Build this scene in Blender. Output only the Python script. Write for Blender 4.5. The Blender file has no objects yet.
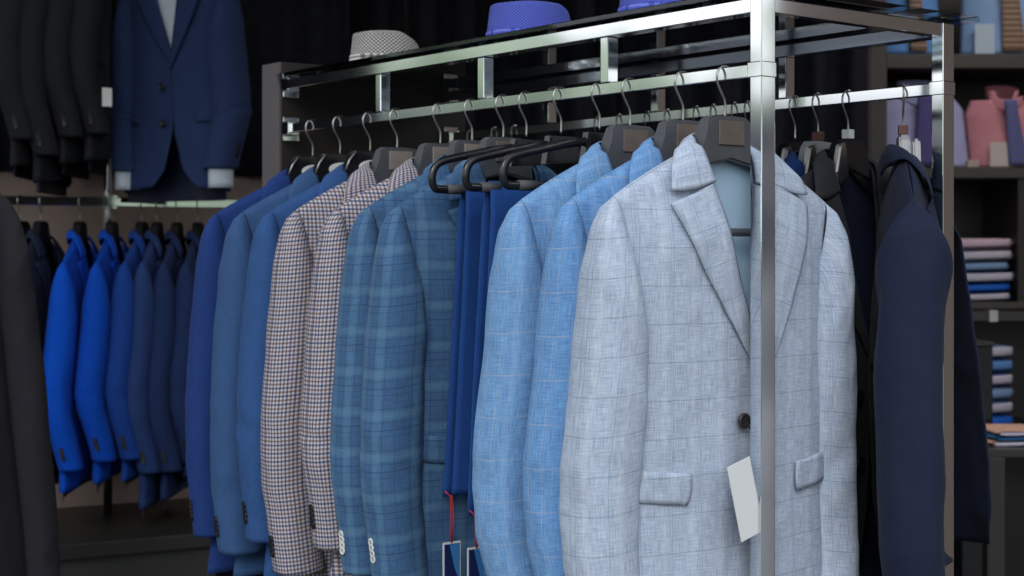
import bpy, bmesh, math, random
from mathutils import Vector, Matrix, noise
import numpy as np

C = bpy.context.scene.collection
PI = math.pi
EYE = 1.25                      # camera height
dL = Vector((-.615, .789, 0)).normalized()     # along the rack, away
dR = Vector((.789, .615, 0)).normalized()      # across the rack
YAW = math.atan2(dR.y, dR.x)
POST = Vector((.322, 2.0, 0))
W = .374
RAILZ = EYE + .234

def rk(u, v, z=0.0):
    p = POST + dL * u + dR * v
    return Vector((p.x, p.y, z))

# ------------------------------------------------------------------ materials
MATS = {}
def newmat(name):
    m = bpy.data.materials.new(name); m.use_nodes = True
    nt = m.node_tree; nt.nodes.clear()
    out = nt.nodes.new('ShaderNodeOutputMaterial')
    b = nt.nodes.new('ShaderNodeBsdfPrincipled')
    nt.links.new(b.outputs[0], out.inputs[0])
    MATS[name] = m
    return m, nt, b

class G:
    """tiny node maths helper"""
    def __init__(s, nt): s.nt = nt
    def n(s, t, **k):
        nd = s.nt.nodes.new(t)
        for a, v in k.items(): setattr(nd, a, v)
        return nd
    def put(s, sock, v):
        if hasattr(v, 'links') or isinstance(v, bpy.types.NodeSocket): s.nt.links.new(v, sock)
        else: sock.default_value = v
    def m(s, op, a, b=0.0, c=None):
        nd = s.n('ShaderNodeMath', operation=op)
        s.put(nd.inputs[0], a); s.put(nd.inputs[1], b)
        if c is not None: s.put(nd.inputs[2], c)
        return nd.outputs[0]
    def mix(s, f, a, b, mode='MIX'):
        nd = s.n('ShaderNodeMix', data_type='RGBA', blend_type=mode)
        s.put(nd.inputs[0], f)
        s.put(nd.inputs[6], a if not isinstance(a, tuple) else (*a[:3], 1))
        s.put(nd.inputs[7], b if not isinstance(b, tuple) else (*b[:3], 1))
        return nd.outputs[2]
    def noise(s, vec, scale, detail=2.0, rough=.5):
        nd = s.n('ShaderNodeTexNoise')
        s.put(nd.inputs['Vector'], vec); nd.inputs['Scale'].default_value = scale
        nd.inputs['Detail'].default_value = detail; nd.inputs['Roughness'].default_value = rough
        return nd.outputs['Fac']
    def comb(s, x, y, z=0.0):
        nd = s.n('ShaderNodeCombineXYZ')
        s.put(nd.inputs[0], x); s.put(nd.inputs[1], y); s.put(nd.inputs[2], z)
        return nd.outputs[0]
    def remap(s, v, a, b, c, d):
        nd = s.n('ShaderNodeMapRange'); s.put(nd.inputs[0], v)
        for i, q in enumerate((a, b, c, d)): nd.inputs[i + 1].default_value = q
        return nd.outputs[0]
    def bump(s, h, strength, dist=.001):
        nd = s.n('ShaderNodeBump'); nd.inputs['Strength'].default_value = strength
        nd.inputs['Distance'].default_value = dist
        s.put(nd.inputs['Height'], h)
        return nd.outputs[0]

def srgb(r, g, b):
    f = lambda c: (c / 255 / 12.92) if c / 255 <= .04045 else ((c / 255 + .055) / 1.055) ** 2.4
    return (f(r), f(g), f(b))

def plain(name, col, rough=.5, metal=0.0, spec=.5, noise_amt=0.0, nscale=30, coat=0.0):
    m, nt, b = newmat(name); g = G(nt)
    b.inputs['Roughness'].default_value = rough
    b.inputs['Metallic'].default_value = metal
    b.inputs['Specular IOR Level'].default_value = spec
    b.inputs['Coat Weight'].default_value = coat
    if noise_amt:
        tc = g.n('ShaderNodeTexCoord')
        f = g.noise(tc.outputs['Object'], nscale, 4)
        c = g.mix(g.remap(f, .3, .7, 0, 1), tuple(x * (1 - noise_amt) for x in col), tuple(min(1, x * (1 + noise_amt)) for x in col))
        g.put(b.inputs['Base Color'], c)
        g.put(b.inputs['Normal'], g.bump(f, .2, .002))
    else:
        b.inputs['Base Color'].default_value = (*col, 1)
    return m

def fabric(name, base, weave=.25, lines=(), check=None, slub=.5, rough=.85, wr=.35, tint=None):
    """woven cloth. lines: (axis, period, width, offset, colour, strength); check: (period, colour u, colour v)"""
    m, nt, b = newmat(name); g = G(nt)
    uv = g.n('ShaderNodeUVMap'); uv.uv_map = 'UVMap'
    sp = g.n('ShaderNodeSeparateXYZ'); nt.links.new(uv.outputs[0], sp.inputs[0])
    u, v = sp.outputs[0], sp.outputs[1]
    nu = g.noise(g.comb(g.m('MULTIPLY', u, 900), g.m('MULTIPLY', v, 45)), 1.0, 2)      # vertical slubs
    nv = g.noise(g.comb(g.m('MULTIPLY', u, 45), g.m('MULTIPLY', v, 900)), 1.0, 2)      # horizontal slubs
    nb = g.noise(g.comb(g.m('MULTIPLY', u, 9), g.m('MULTIPLY', v, 9)), 1.0, 3)
    w = g.m('ADD', g.m('MULTIPLY', nu, .5), g.m('MULTIPLY', nv, .5))
    f = g.remap(w, .38, .62, 0, 1)
    dark = tuple(c * (1 - weave) for c in base); light = tuple(min(1, c * (1 + weave)) for c in base)
    if tint: dark = tint
    col = g.mix(f, dark, light)
    if check:
        p, cu, cv, s = check
        fu = g.m('FRACT', g.m('DIVIDE', u, p)); fv = g.m('FRACT', g.m('DIVIDE', v, p))
        def tri(fr, a, bb):
            return g.m('MULTIPLY', g.m('GREATER_THAN', fr, a), g.m('LESS_THAN', fr, bb))
        col = g.mix(g.m('MULTIPLY', tri(fu, .04, .28), s), col, cu, 'MULTIPLY')
        col = g.mix(g.m('MULTIPLY', tri(fu, .54, .78), s), col, cv, 'MULTIPLY')
        col = g.mix(g.m('MULTIPLY', tri(fv, .04, .28), s), col, cu, 'MULTIPLY')
        col = g.mix(g.m('MULTIPLY', tri(fv, .54, .78), s), col, cv, 'MULTIPLY')
    for (ax, per, wd, off, lc, st) in lines:
        c = u if ax == 'u' else v
        fr = g.m('FRACT', g.m('ADD', g.m('DIVIDE', c, per), off))
        d = g.m('ABSOLUTE', g.m('SUBTRACT', fr, .5))
        half = wd / per / 2
        msk = g.remap(d, half * .6, half * 1.3, 1, 0)
        brk = g.remap(nv if ax == 'v' else nu, .3, .6, .45, 1)
        col = g.mix(g.m('MULTIPLY', g.m('MULTIPLY', msk, st), brk), col, lc)
    g.put(b.inputs['Base Color'], col)
    b.inputs['Roughness'].default_value = rough
    b.inputs['Specular IOR Level'].default_value = .2
    b.inputs['Sheen Weight'].default_value = .03
    b.inputs['Sheen Roughness'].default_value = .5
    h = g.m('ADD', g.m('MULTIPLY', w, .35), g.m('MULTIPLY', nb, 6.0))
    g.put(b.inputs['Normal'], g.bump(h, wr, .0016))
    return m

chrome = plain('chrome', (.80, .82, .83), .07, 1.0)
steel_wire = plain('wire', (.42, .41, .39), .28, 1.0)
grey_plastic = plain('grey_plastic', srgb(78, 80, 84), .45, noise_amt=.06, nscale=60)
black_matte = plain('black_matte', (.010, .010, .011), .7, spec=.15)
black_plastic = plain('black_plastic', (.012, .012, .014), .18)
silver_plastic = plain('silver_plastic', (.34, .34, .35), .5, .1)
clip_metal = plain('clip_metal', (.42, .41, .40), .38, 1.0)
white_card = plain('white_card', (.75, .75, .73), .6)
label_beige = plain('label_beige', srgb(150, 140, 132), .4, .2, noise_amt=.1)
label_brown = plain('label_brown', srgb(116, 104, 96), .35, .3, noise_amt=.12)
rubber = plain('rubber_grey', (.07, .07, .07), .6)
btn_white = plain('button_shell', (.72, .74, .70), .25)
btn_dark = plain('button_dark', (.035, .028, .025), .25)
btn_brown = plain('button_horn', (.09, .06, .045), .25)
btn_black = plain('button_black', (.01, .01, .012), .25)
thread = plain('thread_black', (.01, .01, .01), .8)
red_string = plain('red_string', (.45, .02, .03), .7)
shirt_white = plain('shirt_white', (.55, .62, .70), .8, noise_amt=.05)
brown_size = plain('size_cube_brown', (.12, .04, .03), .4)
panel_edge = plain('panel_grey', srgb(92, 86, 88), .6, noise_amt=.06, nscale=8)
curtain_m = plain('curtain_black', (.014, .0145, .020), .9, noise_amt=.2, nscale=40, spec=.1)
dark_wood = plain('dark_wood', (.022, .017, .015), .45, noise_amt=.2, nscale=12)
wood_shelf = plain('shelf_wood', (.055, .045, .04), .5, noise_amt=.15, nscale=12)
black_metal = plain('black_metal', (.05, .05, .045), .35, .6)
wall_paint = plain('wall_paint', srgb(150, 132, 122), .8, noise_amt=.05, nscale=3)
ceiling_m = plain('ceiling_paint', (.10, .095, .09), .9)
plinth_m = plain('plinth', (.035, .034, .033), .5, noise_amt=.15, nscale=6)

# floor: dark tiles
m, nt, b = newmat('floor_tiles'); g = G(nt)
tc = g.n('ShaderNodeTexCoord')
br = g.n('ShaderNodeTexBrick'); nt.links.new(tc.outputs['Object'], br.inputs['Vector'])
br.inputs['Scale'].default_value = 1.0; br.inputs['Brick Width'].default_value = .45; br.inputs['Row Height'].default_value = .12
br.inputs['Mortar Size'].default_value = .006
br.inputs['Color1'].default_value = (.05, .05, .05, 1); br.inputs['Color2'].default_value = (.075, .073, .07, 1); br.inputs['Mortar'].default_value = (.01, .01, .01, 1)
g.put(b.inputs['Base Color'], g.mix(g.remap(g.noise(tc.outputs['Object'], 9, 5), .35, .65, 0, .7), br.outputs['Color'], (.012, .012, .012)))
b.inputs['Roughness'].default_value = .45
floor_m = m

# glass shelf: clear pane with mirror-like grazing reflection
m = bpy.data.materials.new('shelf_glass'); m.use_nodes = True; nt = m.node_tree; nt.nodes.clear(); g = G(nt)
out = g.n('ShaderNodeOutputMaterial'); mx = g.n('ShaderNodeMixShader'); fr = g.n('ShaderNodeFresnel'); fr.inputs[0].default_value = 1.5
tr = g.n('ShaderNodeBsdfTransparent'); tr.inputs[0].default_value = (.86, .93, .92, 1)
gl = g.n('ShaderNodeBsdfGlossy'); gl.inputs['Roughness'].default_value = .015; gl.inputs['Color'].default_value = (.9, .95, 1, 1)
nt.links.new(fr.outputs[0], mx.inputs[0]); nt.links.new(tr.outputs[0], mx.inputs[1]); nt.links.new(gl.outputs[0], mx.inputs[2]); nt.links.new(mx.outputs[0], out.inputs[0])
glass_m = m

# blue / pale cloth kinds
def windowpane(name, base, weave, c1, st=.6, tint=None, pu=.052, pv=.050, extra=()):
    return fabric(name, base, weave, lines=[('v', pv, .0012, .1, c1, st), ('u', pu, .0012, .0, c1, st * .7), ('u', pu, .0010, .09, c1, st * .45)] + list(extra), tint=tint)

pale_linen = windowpane('pale_linen', srgb(184, 194, 206), .14, srgb(112, 138, 150), .75, tint=srgb(150, 160, 182), pu=.044, pv=.048,
                        extra=[('u', .044, .008, .3, srgb(205, 210, 216), .3)])
sky_linen = windowpane('sky_linen', srgb(120, 162, 200), .14, srgb(176, 176, 182), .7, tint=srgb(94, 132, 178), pu=.050, pv=.055,
                       extra=[('u', .05, .010, .4, srgb(150, 180, 214), .35)])
sky_linen_b = windowpane('sky_linen_deeper', srgb(112, 156, 198), .14, srgb(172, 172, 180), .7, tint=srgb(86, 126, 176), pu=.050, pv=.055,
                         extra=[('u', .05, .010, .6, srgb(140, 172, 210), .3)])
teal_check = fabric('teal_check', srgb(66, 99, 136), .16, lines=[
    ('v', .060, .012, .0, srgb(98, 136, 160), .42), ('u', .060, .014, .0, srgb(98, 136, 160), .38),
    ('v', .020, .0010, .5, srgb(30, 50, 92), .5), ('u', .020, .0010, .5, srgb(30, 50, 92), .5),
    ('v', .060, .0015, .35, srgb(24, 40, 84), .6)], tint=srgb(58, 88, 120))
blue_trouser = fabric('blue_cotton', srgb(30, 70, 134), .12)
royal_blue = fabric('royal_blue_wool', srgb(30, 56, 114), .16)
steel_blue = fabric('steel_blue_wool', srgb(54, 84, 126), .14)
mid_blue = fabric('mid_blue_wool', srgb(48, 82, 132), .16)
gingham = fabric('small_check', srgb(198, 194, 197), .06, check=(.0130, srgb(140, 146, 174), srgb(184, 164, 160), .95))
navy = fabric('navy_wool', srgb(30, 37, 58), .12)
navy2 = fabric('navy_wool_deep', srgb(22, 28, 46), .12)
charcoal = fabric('charcoal_wool', srgb(46, 46, 50), .14)
brownish = fabric('dark_coat_wool', srgb(44, 42, 48), .12)
black_wool = fabric('black_wool', srgb(34, 35, 40), .15)
suit_blue = fabric('wall_suit_blue', srgb(38, 54, 92), .12)
electric = fabric('electric_blue', srgb(0, 78, 196), .12)
electric2 = fabric('electric_blue_deep', srgb(0, 70, 180), .12)
blue_b = fabric('cobalt_wool', srgb(20, 62, 140), .12)
ink = fabric('ink_blue_wool', srgb(36, 58, 108), .14)
ink2 = fabric('ink_blue_wool_dark', srgb(28, 46, 88), .14)
slate = fabric('slate_wool', srgb(34, 44, 66), .14)
lin_pale = fabric('lining_pale_blue', srgb(192, 222, 244), .03, rough=.35, wr=.25)
lin_dark = fabric('lining_dark', srgb(30, 36, 56), .05, rough=.4, wr=.2)

# ------------------------------------------------------------------ object helpers
def link(name, me, mat, parent=None, loc=None, rotz=0.0, smooth=True):
    o = bpy.data.objects.new(name, me); C.objects.link(o)
    if mat: me.materials.append(mat)
    if parent: o.parent = parent
    if loc is not None: o.location = loc
    if rotz: o.rotation_euler = (0, 0, rotz)
    if smooth:
        for p in me.polygons: p.use_smooth = True
    return o

def from_bm(name, bm, mat, parent=None, loc=None, rotz=0.0, smooth=False):
    bmesh.ops.recalc_face_normals(bm, faces=bm.faces)
    me = bpy.data.meshes.new(name); bm.to_mesh(me); bm.free()
    return link(name, me, mat, parent, loc, rotz, smooth)

def tag(o, label, cat, group=None):
    o['label'] = label; o['category'] = cat
    if group: o['group'] = group
    return o

def struct(o):
    o['kind'] = 'structure'; return o

def empty(name, loc, rotz=0.0):
    o = bpy.data.objects.new(name, None); C.objects.link(o)
    o.empty_display_size = .05
    o.location = loc; o.rotation_euler = (0, 0, rotz)
    return o

def add_box(bm, x0, x1, y0, y1, z0, z1, bev=0.0):
    r = bmesh.ops.create_cube(bm, size=1)
    vs = r['verts']
    for v in vs:
        v.co = Vector((x0 + (v.co.x + .5) * (x1 - x0), y0 + (v.co.y + .5) * (y1 - y0), z0 + (v.co.z + .5) * (z1 - z0)))
    if bev:
        es = list({e for v in vs for e in v.link_edges})
        bmesh.ops.bevel(bm, geom=es, offset=bev, segments=2, affect='EDGES', profile=.5)

def box(name, x0, x1, y0, y1, z0, z1, mat, parent=None, bev=0.0, loc=None, rotz=0.0):
    bm = bmesh.new(); add_box(bm, x0, x1, y0, y1, z0, z1, bev)
    return from_bm(name, bm, mat, parent, loc, rotz)

def add_tube(bm, pts, r, seg=8, closed=False, flat=None):
    pts = [Vector(p) for p in pts]; n = len(pts); rings = []
    rr = r if isinstance(r, (list, tuple)) else [r] * n
    up = Vector((0, 1, 0))
    for i, p in enumerate(pts):
        a = pts[max(0, i - 1)]; b_ = pts[min(n - 1, i + 1)]
        t = (b_ - a).normalized()
        s = up.cross(t)
        if s.length < .1: s = Vector((1, 0, 0)).cross(t)
        s.normalize(); q = t.cross(s).normalized()
        fx = flat if flat else 1.0
        rings.append([bm.verts.new(p + s * math.cos(k * 2 * PI / seg) * rr[i] + q * math.sin(k * 2 * PI / seg) * rr[i] * fx) for k in range(seg)])
    for i in range(n - 1):
        for k in range(seg):
            bm.faces.new((rings[i][k], rings[i][(k + 1) % seg], rings[i + 1][(k + 1) % seg], rings[i + 1][k]))
    bm.faces.new(rings[0][::-1]); bm.faces.new(rings[-1])

def spline(pts, sub=6):
    pts = [Vector(p) for p in pts]; out = []
    for i in range(len(pts) - 1):
        p0 = pts[max(0, i - 1)]; p1 = pts[i]; p2 = pts[i + 1]; p3 = pts[min(len(pts) - 1, i + 2)]
        for k in range(sub):
            t = k / sub
            out.append(.5 * ((2 * p1) + (p2 - p0) * t + (2 * p0 - 5 * p1 + 4 * p2 - p3) * t * t + (3 * p1 - p0 - 3 * p2 + p3) * t ** 3))
    out.append(pts[-1])
    return out

def tube(name, pts, r, mat, parent=None, seg=8, sub=0, flat=None):
    bm = bmesh.new(); add_tube(bm, spline(pts, sub) if sub else pts, r, seg, flat=flat)
    return from_bm(name, bm, mat, parent, smooth=True)

def add_prism(bm, outline, y0, y1, bev=.002):
    """outline in (x, z), extruded in y"""
    a = [bm.verts.new((x, y0, z)) for x, z in outline]
    f = bm.faces.new(a)
    r = bmesh.ops.extrude_face_region(bm, geom=[f])
    vs = [e for e in r['geom'] if isinstance(e, bmesh.types.BMVert)]
    for v in vs: v.co.y = y1
    if bev:
        es = [e for e in {e for v in a + vs for e in v.link_edges} if abs(e.verts[0].co.y - e.verts[1].co.y) < 1e-6]
        bmesh.ops.bevel(bm, geom=es, offset=bev, segments=2, affect='EDGES')

def interp(x, xs, ys):
    return float(np.interp(x, xs, ys))

def grid_mesh(name, fn, nu, nv, mat, parent=None, uvfn=None, thick=0.0, wrap=False, offset=-1, merge=0.0):
    """surface from fn(i/nu, j/nv) -> (x,y,z); uvfn(a,b,p) -> (u,v)"""
    vs, uvs = [], []
    for j in range(nv + 1):
        for i in range(nu + 1):
            p = fn(i / nu, j / nv); vs.append(p)
            uvs.append(uvfn(i / nu, j / nv, p) if uvfn else (p[0], p[2]))
    fs = []
    for j in range(nv):
        for i in range(nu):
            a = j * (nu + 1) + i
            fs.append((a, a + 1, a + nu + 2, a + nu + 1))
    return raw_mesh(name, vs, fs, uvs, mat, parent, thick, offset, merge)

def raw_mesh(name, vs, fs, uvs, mat, parent=None, thick=0.0, offset=-1, merge=0.0):
    me = bpy.data.meshes.new(name); me.from_pydata([tuple(v) for v in vs], [], fs)
    uvl = me.uv_layers.new(name='UVMap')
    for l in me.loops: uvl.data[l.index].uv = uvs[l.vertex_index]
    if merge:
        bm = bmesh.new(); bm.from_mesh(me)
        bmesh.ops.remove_doubles(bm, verts=bm.verts, dist=merge)
        bmesh.ops.recalc_face_normals(bm, faces=bm.faces)
        bm.to_mesh(me); bm.free()
    o = link(name, me, mat, parent)
    if thick:
        md = o.modifiers.new('cloth thickness', 'SOLIDIFY'); md.thickness = thick; md.offset = offset
    return o

def nz(x, y, z):
    return noise.noise(Vector((x, y, z)))

# ------------------------------------------------------------------ the jacket
def button_mesh(r=.009):
    bm = bmesh.new()
    prof = [(0, .0010), (r * .55, .0010), (r * .72, .0024), (r * .95, .0022), (r, .0010), (r, -.0008), (r * .6, -.0015), (0, -.0015)]
    seg = 16; rings = []
    for rad, h in prof:
        if rad == 0: rings.append([bm.verts.new((0, -h, 0))])
        else: rings.append([bm.verts.new((rad * math.cos(k * 2 * PI / seg), -h, rad * math.sin(k * 2 * PI / seg))) for k in range(seg)])
    for a, b_ in zip(rings, rings[1:]):
        for k in range(seg):
            k2 = (k + 1) % seg
            if len(a) == 1: bm.faces.new((a[0], b_[k2], b_[k]))
            elif len(b_) == 1: bm.faces.new((a[k], a[k2], b_[0]))
            else: bm.faces.new((a[k], a[k2], b_[k2], b_[k]))
    # thread in the holes
    for sx in (-1, 1):
        for sz in (-1, 1):
            add_box(bm, sx * r * .2 - r * .09, sx * r * .2 + r * .09, -.0016, -.0008, sz * r * .2 - r * .09, sz * r * .2 + r * .09)
    bmesh.ops.recalc_face_normals(bm, faces=bm.faces)
    me = bpy.data.meshes.new('button'); bm.to_mesh(me); bm.free()
    for p in me.polygons: p.use_smooth = True
    return me
BTN = {}
def button(name, mat, parent, p, nrm, scale=1.0):
    k = mat.name
    if k not in BTN:
        me = button_mesh(); me.materials.append(mat); me.materials.append(thread)
        for pl in me.polygons[-24:]: pl.material_index = 1
        BTN[k] = me
    o = bpy.data.objects.new(name, BTN[k]); C.objects.link(o); o.parent = parent
    n = Vector(nrm).normalized()
    o.rotation_mode = 'QUATERNION'
    o.rotation_quaternion = Vector((0, -1, 0)).rotation_difference(n)
    o.rotation_mode = 'XYZ'
    o.rotation_euler = Vector((0, -1, 0)).rotation_difference(n).to_euler()
    o.location = Vector(p) + n * .002
    o.scale = (scale,) * 3
    return o

def make_jacket(name, loc, yaw, mat, label, group, lining=lin_dark, btn=btn_dark, seed=0, dsc=1.0,
                hem=-.70, slv=-.645, cuff_btns=4, cat='jacket', wsc=1.0, detail=1.0, elbow=1.0,
                front_parts=True, tilt=(0, 0), flare=0.0, head=1.0):
    """origin of the garment is the base of the neck; local -y is its front"""
    root = empty(name, loc, yaw)
    root.rotation_euler = (tilt[0], tilt[1], yaw)
    tag(root, label, cat, group)
    sd = seed * 7.31
    ZW = [-1.0, hem, -.45, -.35, -.23, -.15, -.06, 0.1]
    WW = [.222 * wsc, .214 * wsc, .186 * wsc, .190 * wsc, .184 * wsc, .184 * wsc, .203 * wsc, .206 * wsc]
    def w(z): return interp(z, ZW, WW)
    def ztop(ax):
        ax = abs(ax); k = max(ax - .05, 0)
        return .010 - .40 * k - .55 * k * k
    def edge(z):      # x of the front edge on the wearer's left panel
        return interp(z, [hem, hem + .015, hem + .06, hem + .16, hem + .27, -.33, -.30, -.15, -.05, 0.02],
                         [.085, .058, .018, -.008, -.018, -.021, -.021, .022, .048, .056])
    def edge_s(z, sgn):     # the wearer's left panel ends near the middle, the right one runs on beneath it
        k = interp(z, [-.45, -.30, -.05], [1, 1, 0])
        return edge(z) + (.040 if sgn > 0 else -.012) * k
    def depth(x, z, back):
        ww = w(z); q = min(1.0, abs(x) / ww)
        d = (.034 if back else .038) * dsc * max(0.0, 1 - q ** 2.6) ** .6
        h = (ztop(x) - z)
        d *= math.sqrt(min(1.0, max(0.0, h) / .11))
        fal = min(1, max(0.0, (ztop(x) - z) / .10)) * max(0.0, 1 - q ** 4)
        n_ = .0055 * nz(x * 9 + sd, z * 2.2, 3.1) + .0035 * nz(x * 22 + sd, z * 5 + x * 8, 7.7) + .002 * nz(x * 45, z * 30, sd)
        d += n_ * fal
        # fold from chest to waist
        return max(d, .0) if back else d
    NS, NT = int(20 * detail), int(56 * detail)
    vs, fs, uvs = [], [], []
    def add_grid(fn, nu, nv):
        base = len(vs)
        for j in range(nv + 1):
            for i in range(nu + 1):
                p = fn(i / nu, j / nv); vs.append(p); uvs.append((p[0] + .013, p[2]))
        for j in range(nv):
            for i in range(nu):
                a = base + j * (nu + 1) + i
                fs.append((a, a + 1, a + nu + 2, a + nu + 1))
    def front(sgn):
        def fn(s, t):
            xt = (1 - s) * w(0) + s * .054
            hz = hem + .012 * s
            z = (1 - t) * ztop(xt) + t * hz
            x = (1 - s) * w(z) + s * edge_s(z, sgn)
            y = -depth(x, z, False)
            if s == 0: y = 0.0
            if sgn > 0: y -= .0045 * max(0.0, min(1, (s - .6) / .3)) * min(1, t * 4)
            y -= flare * (.45 * min(1, max(0, ztop(x) - z) / .12) + 1.0 * max(0.0, -z / .6)) * (s ** .7 if sgn > 0 else .3 * s ** 3)
            return (sgn * x, y, z)
        return fn
    def back(s, t):
        a = 2 * s - 1; sg = -1 if a < 0 else 1; a = abs(a)
        xt = a * w(0)
        zt = ztop(xt) if xt > .054 else ztop(.054) + .006 * (1 - xt / .054)
        z = (1 - t) * zt + t * hem
        x = a * w(z)
        y = depth(x, z, True)
        if xt <= .054: y = max(y, .012 * dsc * (1 - (xt / .054) ** 2) ** .5 + 0)
        if a > .999: y = 0.0
        return (sg * x, y, z)
    for sgn in (-1, 1): add_grid(front(sgn), NS, NT)
    add_grid(back, NS * 2, NT)
    raw_mesh('body', vs, fs, uvs, mat, root, thick=.0022, offset=0, merge=.0006)
    def lin(s, t):
        x, y, z = back(s, t)
        hz = -.0005 - .02 * t
        return (x * .955, y * .8 - .004 + .003 * nz(x * 14 + 5, z * 2, sd), z + hz * 1.0 - .004)
    grid_mesh('lining', lin, 24, 30, lining, root)
    # lapels and collar
    def yF(x, z): return -depth(abs(x), z, False)
    for sgn in (-1, 1):
        lift = .0055 + (.0045 if sgn > 0 else 0)
        def lap(s, t, sgn=sgn, lift=lift):
            # t 0 at gorge, 1 at break ; s 0 roll line, 1 outer
            zr = -.040 - t * .262
            xr = edge_s(zr, sgn)
            wd = .074 * (1 - t) ** .72 * (1 + .10 * math.sin(t * PI))
            xo = xr + wd
            zo = zr - .028 * (1 - t) ** 1.5
            x = xr + (xo - xr) * s; z = zr + (zo - zr) * s
            y = yF(x, z) - lift - .004 * math.sin(s * PI) * (1 - t) - .0015
            if s == 0: y += .003
            return (sgn * x, y, z)
        ang = .28 * sgn
        grid_mesh('lapel', lap, 8, int(30 * detail), mat, root, thick=.0022,
                  uvfn=lambda a, b_, p, ang=ang: (p[0] * math.cos(ang) - p[2] * math.sin(ang), p[0] * math.sin(ang) + p[2] * math.cos(ang)))
    # collar: inner (fold) line and outer line from left notch round the neck to the right notch
    inn = [(-.0495, -.018, -.040), (-.055, -.010, -.012), (-.054, .002, .014), (-.040, .010 + .008 * dsc, .024), (0, .012 + .010 * dsc, .025)]
    outl = [(-.126, -.030 * 1, -.044), (-.116, -.020, -.026), (-.088, .002, .000), (-.052, .016 + .008 * dsc, -.006), (0, .019 + .012 * dsc, -.018)]
    inn = inn + [(-x, y, z) for x, y, z in inn[-2::-1]]; outl = outl + [(-x, y, z) for x, y, z in outl[-2::-1]]
    inn = spline(inn, 5); outl = spline(outl, 5)
    for lst, off in ((inn, .006), (outl, .0075)):
        for p in lst:
            if p.y < .012 and p.z < ztop(p.x) - .002:
                p.y = min(p.y, yF(p.x, p.z) - off) if p.y < 0 else p.y
    def col(s, t):
        k = t * (len(inn) - 1); k = int(round(k))
        a, b_ = inn[k], outl[k]
        mid = a.lerp(b_, s)
        o_ = math.sin(s * PI) * .005
        e_ = max(0.0, 1 - min(k, len(inn) - 1 - k) / 3.5)
        mid.z -= .013 * e_ * max(0.0, 1 - ((s - .66) / .60) ** 2)
        return (mid.x, mid.y + (-.5 if mid.y < .012 else 1) * o_, mid.z + o_ * .8)
    grid_mesh('collar', col, 9, len(inn) - 1, mat, root, thick=.0022, uvfn=lambda a, b_, p: (b_ * .4, a * .05))
    # sleeves
    KS = [0, .06, .13, .22, .38, .56, .70, .86, 1.0]
    e1 = elbow
    KO = [(.196, -.062), (.211, -.073), (.222, -.096), (.231, -.15), (.240, -.27), (.249 + .004 * e1, -.40), (.249 + .002 * e1, slv + .14), (.246 - .008 * e1, slv + .06), (.243 - .013 * e1, slv)]
    KI = [(.165, -.175), (.163, -.190), (.160, -.215), (.157, -.255), (.157, -.330), (.160, -.43), (.162, slv + .14), (.161 - .003 * e1, slv + .06), (.158 - .006 * e1, slv)]
    KB = [.012 * head, .026 * head, .036 * head, .045, .048, .046, .044, .041, .039]
    KY = [0, 0, 0, .002, .008, .015 * e1, .010 * e1, -.006 * e1, -.016 * e1]
    for sgn in (-1, 1):
        def sl(s, t, sgn=sgn):
            ox, oz = interp(t, KS, [a[0] for a in KO]), interp(t, KS, [a[1] for a in KO])
            ix, iz = interp(t, KS, [a[0] for a in KI]), interp(t, KS, [a[1] for a in KI])
            b_ = interp(t, KS, KB) * dsc; yy = interp(t, KS, KY)
            ox = (ox - .2) + .2 * wsc; ix = (ix - .2) + .2 * wsc
            th = s * 2 * PI
            c_, s_ = math.cos(th), math.sin(th)
            pw = .86
            c_ = math.copysign(abs(c_) ** pw, c_); s_ = math.copysign(abs(s_) ** pw, s_)
            cx, cz = (ox + ix) / 2, (oz + iz) / 2
            ax, az = (ox - ix) / 2, (oz - iz) / 2
            r = 1 + (.05 * nz(c_ * 1.2 + sd + sgn, s_ * 1.2, t * 5) + .045 * nz(c_ * 2 + sd, s_ * 2 + sgn * 3, t * 14 + s_)) * min(1, t * 5)
            r += .035 * math.exp(-((t - .60) / .05) ** 2) * math.sin(th * 2 + t * 40)
            return (sgn * (cx + ax * c_ * r), yy + b_ * s_ * r, cz + az * c_)
        def sl_uv(a, b_, p): return (a * .27 + .02, p[2] + .011 + .12 * abs(p[0]))
        so = grid_mesh('sleeve', sl, int(32 * detail), int(60 * detail), mat, root, uvfn=sl_uv, thick=.002, offset=0, merge=.0003)
        if cuff_btns:
            L = abs(slv) - .05
            for k in range(cuff_btns):
                t = 1 - (.046 + k * .0108) / L * 1.0
                s = .012
                p = Vector(sl(s, t)); q = Vector(sl(s + .02, t)); r_ = Vector(sl(s, t - .02))
                n_ = (q - p).cross(r_ - p).normalized()
                if n_.x * sgn < 0: n_ = -n_
                button('cuff_button', btn, so, p, n_, .72)
    if front_parts:
        for sgn in (-1, 1):
            def flap(s, t, sgn=sgn):
                x = .096 + s * .090; z = -.410 + .010 * s - t * .040
                if t > .5:       # rounded lower corners
                    k = (t - .5) * 2
                    if s < .12: x += .006 * k * k
                    if s > .88: x -= .006 * k * k
                return (sgn * x, -depth(x, z, False) - .0045, z)
            grid_mesh('pocket_flap', flap, 14, 6, mat, root, thick=.002)
        button('front_button', btn, root, (-.011, -depth(0, -.348, False) - .006, -.348), (0, -1, 0), 1.15)
        button('front_button', btn, root, (-.008, -depth(0, -.448, False) - .006, -.448), (0, -1, 0), 1.15)
    root['_x'] = 0; del root['_x']
    return root

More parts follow.
